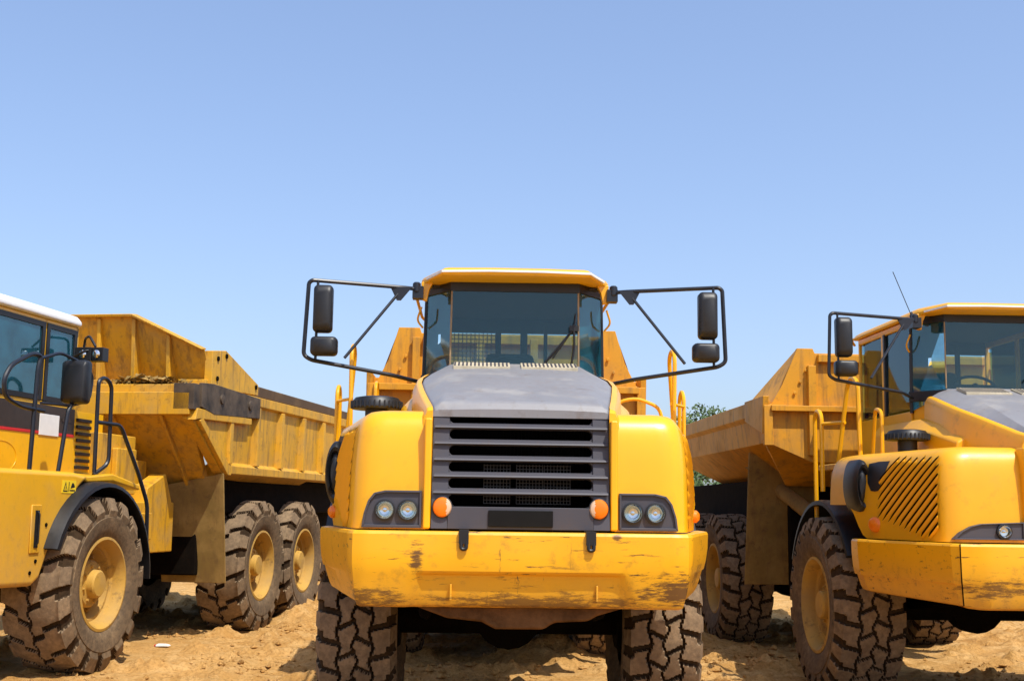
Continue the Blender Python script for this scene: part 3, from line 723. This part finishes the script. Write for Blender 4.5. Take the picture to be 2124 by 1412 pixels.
    def rr(s,x0):
        pl=[]
        for (ux,uz) in ((-1,-1),(1,-1),(1,1),(-1,1)):
            for k in range(4):
                an=math.atan2(uz,ux)-math.pi/4+math.pi/2*k/3
                pl.append((1.27+(ux*.09+.04*math.cos(an))*s,x0+.22,2.75+(uz*.17+.04*math.sin(an))*s))
        return pl
    b.loft([rr(.75,-.72),rr(.95,-.70),rr(1,-.66),rr(1,-.60),rr(.95,-.59)]); b.obj('mirror_head',M_BLK,mf,angle=50)
    b=MB(); rings=[]
    for k in range(20):
        a=R(158-k*8.3); ca,sa=math.cos(a),math.sin(a)
        rings.append([(x,r_*ca,.82+r_*sa) for r_,x in ((.96,.95),(.99,.95),(.99,1.40),(.975,1.46),(.94,1.47),(.94,1.44),(.95,1.4))])
    b.loft(rings); b.obj('wheel_arch',M_BLK,T,angle=40)
    b=MB()
    b.tube([(1.25,.06,1.9),(1.25,.04,2.82),(1.25,.16,2.86),(1.25,.31,2.80),(1.25,.34,2.0),(1.2,.14,1.88)],r,rad=.08)
    b.tube([(1.25,.06,2.4),(1.28,.49,2.40),(1.36,.79,1.9),(1.40,.94,1.6),(1.40,.99,.9)],r,rad=.08)
    b.obj('handrail',M_BMET,T)
    b=MB(); b.box(-.7,.7,-1.9,1.6,.75,1.8); b.box(-.45,.45,1.4,6.8,1.0,1.6); b.box(-1.2,1.22,3.05,8.4,1.50,1.97); b.box(-1.2,1.0,6.8,8.6,.9,1.9)
    for y in (0,4.2,5.87): b.lathe([(.18,-1),(.18,1)],c=(0,y,.8),axis='x',n=16,cap=True)
    b.box(.6,.95,3.4,6.6,.75,1.4); b.box(-1.0,1.1,2.9,3.0,.75,1.7)
    b.obj('chassis',M_DARK,T,bevel=.02)
    b=MB(); b.box(.3,.85,.85,1.7,1.55,2.35); b.box(.5,1.0,1.1,2.45,1.05,1.62); b.box(.85,.92,1.15,1.6,1.7,2.2); b.box(.3,.7,1.7,2.3,1.6,2.1)
    b.lathe([(.08,.9),(.10,.92),(.10,1.02),(.06,1.04)],c=(0,1.5,1.35),axis='x',n=16,cap=True); b.box(1.0,1.05,1.3,1.8,1.2,1.5)
    b.hexa([(.80,1.7,1.6),(1.0,1.7,1.6),(1.0,2.4,1.6),(.80,2.4,1.6),(.80,1.75,1.78),(1.0,1.75,1.78),(1.0,2.2,1.95),(.80,2.2,1.95)])
    b.obj('engine_side',M_YD,T,bevel=.02,label='dusty yellow bodywork between cab and bed')
    # bed
    b=MB()
    def sect(y,zb,xt=1.45,zt=3.0):
        o=[(xt,zt),(xt,zt-.12),(xt-.06,zt-.14),(xt-.08,2.12),(xt-.0,2.08),(xt-.0,1.98),(xt-.12,1.96),(.9,zb)]
        i=[(.85,zb+.08),(1.15,2.1),(xt-.18,zt-.1),(xt-.18,zt)]
        rt=[(x,y,z) for x,z in o]; lf=[(-x,y,z) for x,z in reversed(o)]; il=[(-x,y,z) for x,z in reversed(i)]; ir=[(x,y,z) for x,z in i]
        return rt+lf+il+ir
    b.loft([sect(3.0,1.85),sect(6.2,1.75),sect(8.0,2.1)])
    for sx in (-1,1):
        X=lambda a:sx*a
        b.prism([(1.9,2.58),(2.0,2.75),(3.0,2.75),(3.0,1.98),(2.85,1.96)],'x',*sorted((X(1.30),X(1.42))))
        b.prism([(1.88,2.56),(1.94,2.70),(3.6,2.70),(3.6,2.62),(2.0,2.58)],'x',*sorted((X(1.36),X(1.47))))
        b.prism([(2.0,2.56),(2.9,1.96),(3.0,1.96),(3.0,2.05),(2.1,2.60)],'x',*sorted((X(1.38),X(1.47))))
        for y in (3.0,3.9,4.8,5.7,6.6): b.hexa([(X(1.35),y-.07,2.1),(X(1.35),y+.07,2.1),(X(1.35),y+.07,2.86),(X(1.35),y-.07,2.86),(X(1.462),y-.045,2.1),(X(1.462),y+.045,2.1),(X(1.462),y+.045,2.86),(X(1.462),y-.045,2.86)])
        b.prism([(2.35,2.98),(2.35,3.42),(2.75,3.47),(3.85,3.16),(3.85,3.02)],'x',*sorted((X(1.34),X(1.44))))
    b.box(-1.42,1.40,1.85,2.15,2.62,2.88); b.box(-1.42,1.42,1.95,2.6,2.86,2.98)
    b.hexa([(-1.35,2.0,2.64),(1.35,2.0,2.64),(1.35,2.1,2.64),(-1.35,2.1,2.64),(-1.2,2.9,1.8),(1.2,2.9,1.8),(1.2,3.0,1.85),(-1.2,3.0,1.85)])
    for x in (-1,-.4,.4,1.0): b.hexa([(x-.02,1.95,2.62),(x+.02,1.95,2.62),(x+.02,2.1,2.62),(x-.02,2.1,2.62),(x-.02,2.8,1.8),(x+.02,2.8,1.8),(x+.02,2.95,1.8),(x-.02,2.95,1.8)])
    def gp(x,t):
        zt=3.85 if abs(x)<.45 else 3.85-.42*(abs(x)-.45)/.9
        return (x,2.55-.28*t,3.0+(zt-3.0)*t)
    xs=[-1.36,-1.0,-.45,0,.45,.9,1.36]
    for a,c in zip(xs,xs[1:]):
        p=[gp(a,0),gp(c,0),gp(c,1),gp(a,1)]; b.hexa(p+[(q[0],q[1]+.04,q[2]) for q in p])
        p=[gp(a,.96),gp(c,.96),gp(c,1),gp(a,1)]; b.hexa([(q[0],q[1]-.09,q[2]) for q in p]+[(q[0],q[1]+.06,q[2]+.02) for q in p])
    for x in (-.95,-.45,.0,.45,.9):
        p=[gp(x-.025,0),gp(x+.025,0),gp(x+.025,.95),gp(x-.025,.95)]; b.hexa([(p[0][0],p[0][1]-.24,p[0][2]),(p[1][0],p[1][1]-.24,p[1][2])]+[(q[0],q[1]-.03,q[2]) for q in p[2:]]+[(q[0],q[1]+.01,q[2]) for q in p])
    b.box(-1.36,1.40,2.28,2.6,2.98,3.07)
    bed=b.obj('dump_bed',M_YD,T,bevel=.01,label='dusty yellow ribbed dump bed')
    b=MB(); b.prism([(2.02,2.72),(2.02,3.0),(2.35,3.02),(3.86,2.98),(3.86,2.72),(2.4,2.66)],'x',1.43,1.475)
    for y in (2.6,3.5): b.lathe([(.06,1.47),(.06,1.495),(.03,1.50),(.001,1.50)],c=(0,y,2.86),axis='x',n=16)
    b.box(1.2,1.45,1.85,2.05,2.68,2.98)
    b.obj('bed_hinge_plate',plain('grimy_black_plate',(.065,.045,.028),.75,var=.8,scale=5,bump=.01),bed,bevel=.006)
    for y,z in ((2.5,3.1),(2.5,3.34),(2.75,3.40),(3.75,3.12)):
        b=MB(); b.lathe([(.03,1.44),(.03,1.455),(.001,1.457)],c=(0,y,z),axis='x',n=12); b.obj('bolt',M_DARK,bed)
    b=MB(); b.prism([(3.9,3.0),(3.95,3.15),(8.0,3.13),(8.0,3.0)],'x',1.30,1.42); b.obj('bed_rail',M_RAIL,bed,bevel=.02)
    b=MB(); 
    for i in range(260):
        x=random.gauss(.75,.3)
        if not -.1<x<1.3: continue
        s=random.uniform(.02,.075)*(1.3-abs(x-.75)); c=Vector((x,random.uniform(1.97,2.25),2.98+s*.4)); vs=[c+Vector((random.uniform(-s,s),random.uniform(-s,s),random.uniform(0,s))) for _ in range(5)]
        b.add(vs,[(0,1,2),(0,2,3),(0,3,1),(1,3,2),(4,1,2),(4,2,3)])
    o=b.obj('loose_earth',M_FLAP,bed); o['kind']='stuff'
    b=MB(); b.hexa([(.62,3.02,.66),(1.45,3.02,.66),(1.45,3.04,.66),(.62,3.04,.66),(.60,2.72,1.80),(1.45,2.80,1.98),(1.45,2.83,1.98),(.60,2.75,1.80)]); b.obj('mud_flap',M_FLAP,T,bevel=.006)
    for sx in (-1,1):
        for y in (0,4.2,5.87): wheel(T,1.17,y,sx,0,random.random()*3,1,1.055)
    return T
T3=truck_b((-5.37,12.18,0),R(-9.5))

# ---------------------------------------------------------------- ground
def gmat():
    m,nt,b=newmat('dry_dirt')
    n1=noise_(nt,.35,6,.6); n2=noise_(nt,3.5,9,.7,off=2); n3=noise_(nt,28,6,.7,off=7)
    c=mixc(nt,ramp(nt,n1,.35,.65),(.62,.35,.115),(.47,.245,.07))
    c=mixc(nt,ramp(nt,n2,.45,.68),c,(.72,.45,.18))
    c=mixc(nt,math_(nt,'MULTIPLY',ramp(nt,n3,.48,.68),.62),c,(.23,.105,.028))
    nt.links.new(c,b.inputs['Base Color']); b.inputs['Roughness'].default_value=.95; b.inputs['Specular IOR Level'].default_value=.1
    bp=N(nt,'ShaderNodeBump'); bp.inputs['Strength'].default_value=1; bp.inputs['Distance'].default_value=.06
    h=math_(nt,'ADD',n2,math_(nt,'MULTIPLY',n3,.5)); nt.links.new(h,bp.inputs['Height']); nt.links.new(bp.outputs[0],b.inputs['Normal'])
    return m
M_G=gmat()
def axis(lo,hi,step,far):
    a=[]; x=lo
    while x<=hi: a.append(x); x+=step
    d=step; x=a[0]; pre=[]
    while x>-far: d*=1.35; x-=d; pre.append(x)
    d=step; x=a[-1]; post=[]
    while x<far: d*=1.35; x+=d; post.append(x)
    return pre[::-1]+a+post
gx=axis(-8,8,.045,1500); gyv=axis(10.5,21,.045,1500)
mounds=[(.55,13.6,.18,.55),(1.0,14.6,.20,.7),(-.2,15.2,.12,.8),(2.2,12.6,.07,.5),(2.0,15,.16,.9),(-2.6,17.5,.2,1.2),(3.6,13.2,.05,.6),(6.2,13.6,.08,.7),(7.0,15.5,.18,1.3),(-3.0,20,.3,1.5)]
def gh(x,y):
    if abs(x)>14 or y<5 or y>30: return 0
    p=Vector((x,y,0)); h=.028*noise.fractal(p*.9,1,2,3)+.014*noise.fractal(p*4.5,1,2,5)
    q=noise.fractal(p*1.6+Vector((9,3,0)),1,2,3); 
    if q>.14: h+=.13*(q-.14)*(1+1.2*noise.noise(p*9))
    for x0,sl in ((-2.35,-.02),(-3.05,-.05),(2.55,.03)):
        u=(x-x0-sl*(y-12))/.28
        if abs(u)<1.3:
            h-=.02*math.exp(-u**4)*(1+.7*math.sin(y*24+abs(u)*3)); h+=.018*math.exp(-(abs(u)-1.1)**2*18)
    for mx,my,a,r in mounds:
        d=((x-mx)**2+(y-my)**2)/r/r
        if d<6: h+=a*math.exp(-d*1.5)*(1+.7*noise.fractal(p*5,1,2,4))
    return h
v=[(x,y,gh(x,y)) for y in gyv for x in gx]; n=len(gx)
f=[(j*n+i,j*n+i+1,(j+1)*n+i+1,(j+1)*n+i) for j in range(len(gyv)-1) for i in range(n-1)]
g=MB().add(v,f).obj('ground',M_G,angle=80); g['kind']='structure'; g['label']='dry orange-brown dirt ground with loose clods'; g['category']='ground'
b=MB()
for i in range(9000):
    x=random.uniform(-6,8); y=11+random.random()**1.3*9; 
    q=noise.noise(Vector((x,y,5))*1.1)
    if q<.05 and random.random()<.85: continue
    s=random.choice([.008,.010,.012,.015,.015,.02,.02,.03,.05 if random.random()<.3 else .015]); z=gh(x,y)
    c=Vector((x,y,z+s*.3)); vs=[]
    for d in ((1,0,0),(-1,0,0),(0,1,0),(0,-1,0),(0,0,.9),(0,0,-.6)): vs.append(c+Vector(d)*s*random.uniform(.7,1.2)+Vector((random.uniform(-.3,.3)*s,random.uniform(-.3,.3)*s,0)))
    b.add(vs,[(0,2,4),(2,1,4),(1,3,4),(3,0,4),(2,0,5),(1,2,5),(3,1,5),(0,3,5)])
o=b.obj('dirt_clods',M_G,angle=60); o['kind']='stuff'; o['label']='loose clods of dry dirt scattered on the ground'; o['category']='dirt'
b=MB(); z=gh(-3.95,13.9)+.005
b.hexa([(-3.95,13.86,z),(-3.80,13.84,z+.005),(-3.79,13.92,z+.005),(-3.94,13.93,z),(-3.95,13.87,z+.02),(-3.82,13.85,z+.035),(-3.80,13.91,z+.02),(-3.93,13.92,z+.03)])
b.box(-3.965,-3.95,13.86,13.93,z,z+.02,1)
o=b.obj('litter_packet',[M_WHT,M_RED],bevel=.004); o['label']='crumpled white and red packet lying on the dirt'; o['category']='litter'

# ---------------------------------------------------------------- trees
M_BARK=plain('bark',(.09,.06,.04),.9,bump=.02)
def leafm():
    m,nt,b=newmat('foliage'); n=noise_(nt,.9,5)
    nt.links.new(mixc(nt,ramp(nt,n,.3,.7),(.035,.07,.02),(.10,.15,.04)),b.inputs['Base Color']); b.inputs['Roughness'].default_value=.7; return m
M_LEAF=leafm()
def tree(x,y,h,w,lab):
    t=empty('tree',(x,y,0),0,lab,'tree',group='distant trees')
    b=MB(); 
    def limb(a,c,r0,r1):
        a=Vector(a);c=Vector(c); t_=(c-a).normalized(); u=t_.orthogonal().normalized(); w_=t_.cross(u)
        b.loft([[p+(u*math.cos(2*math.pi*k/8)+w_*math.sin(2*math.pi*k/8))*r for k in range(8)] for p,r in ((a,r0),((a+c)/2,(r0+r1)/2),(c,r1))])
    limb((0,0,0),(0,0,h*.5),.22,.14)
    cs=[]
    for i in range(9):
        a=i*2.4; e=Vector((math.cos(a)*w*.4*random.uniform(.5,1),math.sin(a)*w*.4*random.uniform(.5,1),h*random.uniform(.5,.88))); limb((0,0,h*random.uniform(.25,.5)),e,.09,.03); cs.append((e,random.uniform(.14,.24)*w))
    b.obj('trunk',M_BARK,t)
    b=MB()
    for c,r in cs:
        for k in range(420):
            d=Vector((random.gauss(0,1),random.gauss(0,1),random.gauss(0,1))).normalized()*r*random.uniform(.5,1.1); p=c+d; d.z*=.8
            u=Vector((random.gauss(0,1),random.gauss(0,1),random.gauss(0,1))).normalized(); w_=u.orthogonal().normalized(); s=random.uniform(.07,.15)
            b.add([p-u*s,p+w_*s*.6,p+u*s,p-w_*s*.6],[(0,1,2,3)])
    b.obj('crown',M_LEAF,t)
tree(9.4,62,7.2,4.2,'leafy green tree standing behind the trucks')
tree(7.6,46,3.0,3.4,'low leafy tree behind the parked trucks')

# ---------------------------------------------------------------- light, sky, camera
el=R(60); az=R(144)
d=Vector((math.sin(az)*math.cos(el),math.cos(az)*math.cos(el),math.sin(el)))
s=bpy.data.lights.new('sun','SUN'); s.energy=5.0; s.angle=R(.5); s.color=(1,.95,.85)
so=bpy.data.objects.new('sun',s); COL.objects.link(so); so.rotation_euler=d.to_track_quat('Z','Y').to_euler()
w=bpy.data.worlds.new('World'); scene.world=w; w.use_nodes=True; nt=w.node_tree
sky=nt.nodes.new('ShaderNodeTexSky'); sky.sky_type='NISHITA'; sky.sun_disc=False; sky.sun_elevation=el; sky.sun_rotation=az
sky.air_density=1.0; sky.dust_density=2.2; sky.ozone_density=3.0
def mul(src,col):
    mm=nt.nodes.new('ShaderNodeMix'); mm.data_type='RGBA'; mm.blend_type='MULTIPLY'; mm.inputs[0].default_value=1; mm.inputs[7].default_value=(*col,1)
    nt.links.new(src,mm.inputs[6]); return mm.outputs[2]
a=mul(sky.outputs[0],(.213,.201,.213))
ga=nt.nodes.new('ShaderNodeGamma'); ga.inputs[1].default_value=.76; nt.links.new(a,ga.inputs[0])
o=mul(ga.outputs[0],(5.6,6.2,6.8))
nt.links.new(o,nt.nodes['Background'].inputs[0]); nt.nodes['Background'].inputs[1].default_value=.15
cd=bpy.data.cameras.new('camera'); cam=bpy.data.objects.new('camera',cd); COL.objects.link(cam)
cd.sensor_width=36; cd.lens=36*2500/2124; cd.clip_end=5000
cam.location=(0,0,1.6)
cam.rotation_euler=(Matrix.Rotation(R(90+7.95),3,'X')@Matrix.Rotation(R(.8),3,'Z')).to_euler()
scene.camera=cam
scene.view_settings.view_transform='Standard'; scene.view_settings.look='None'; scene.view_settings.exposure=0
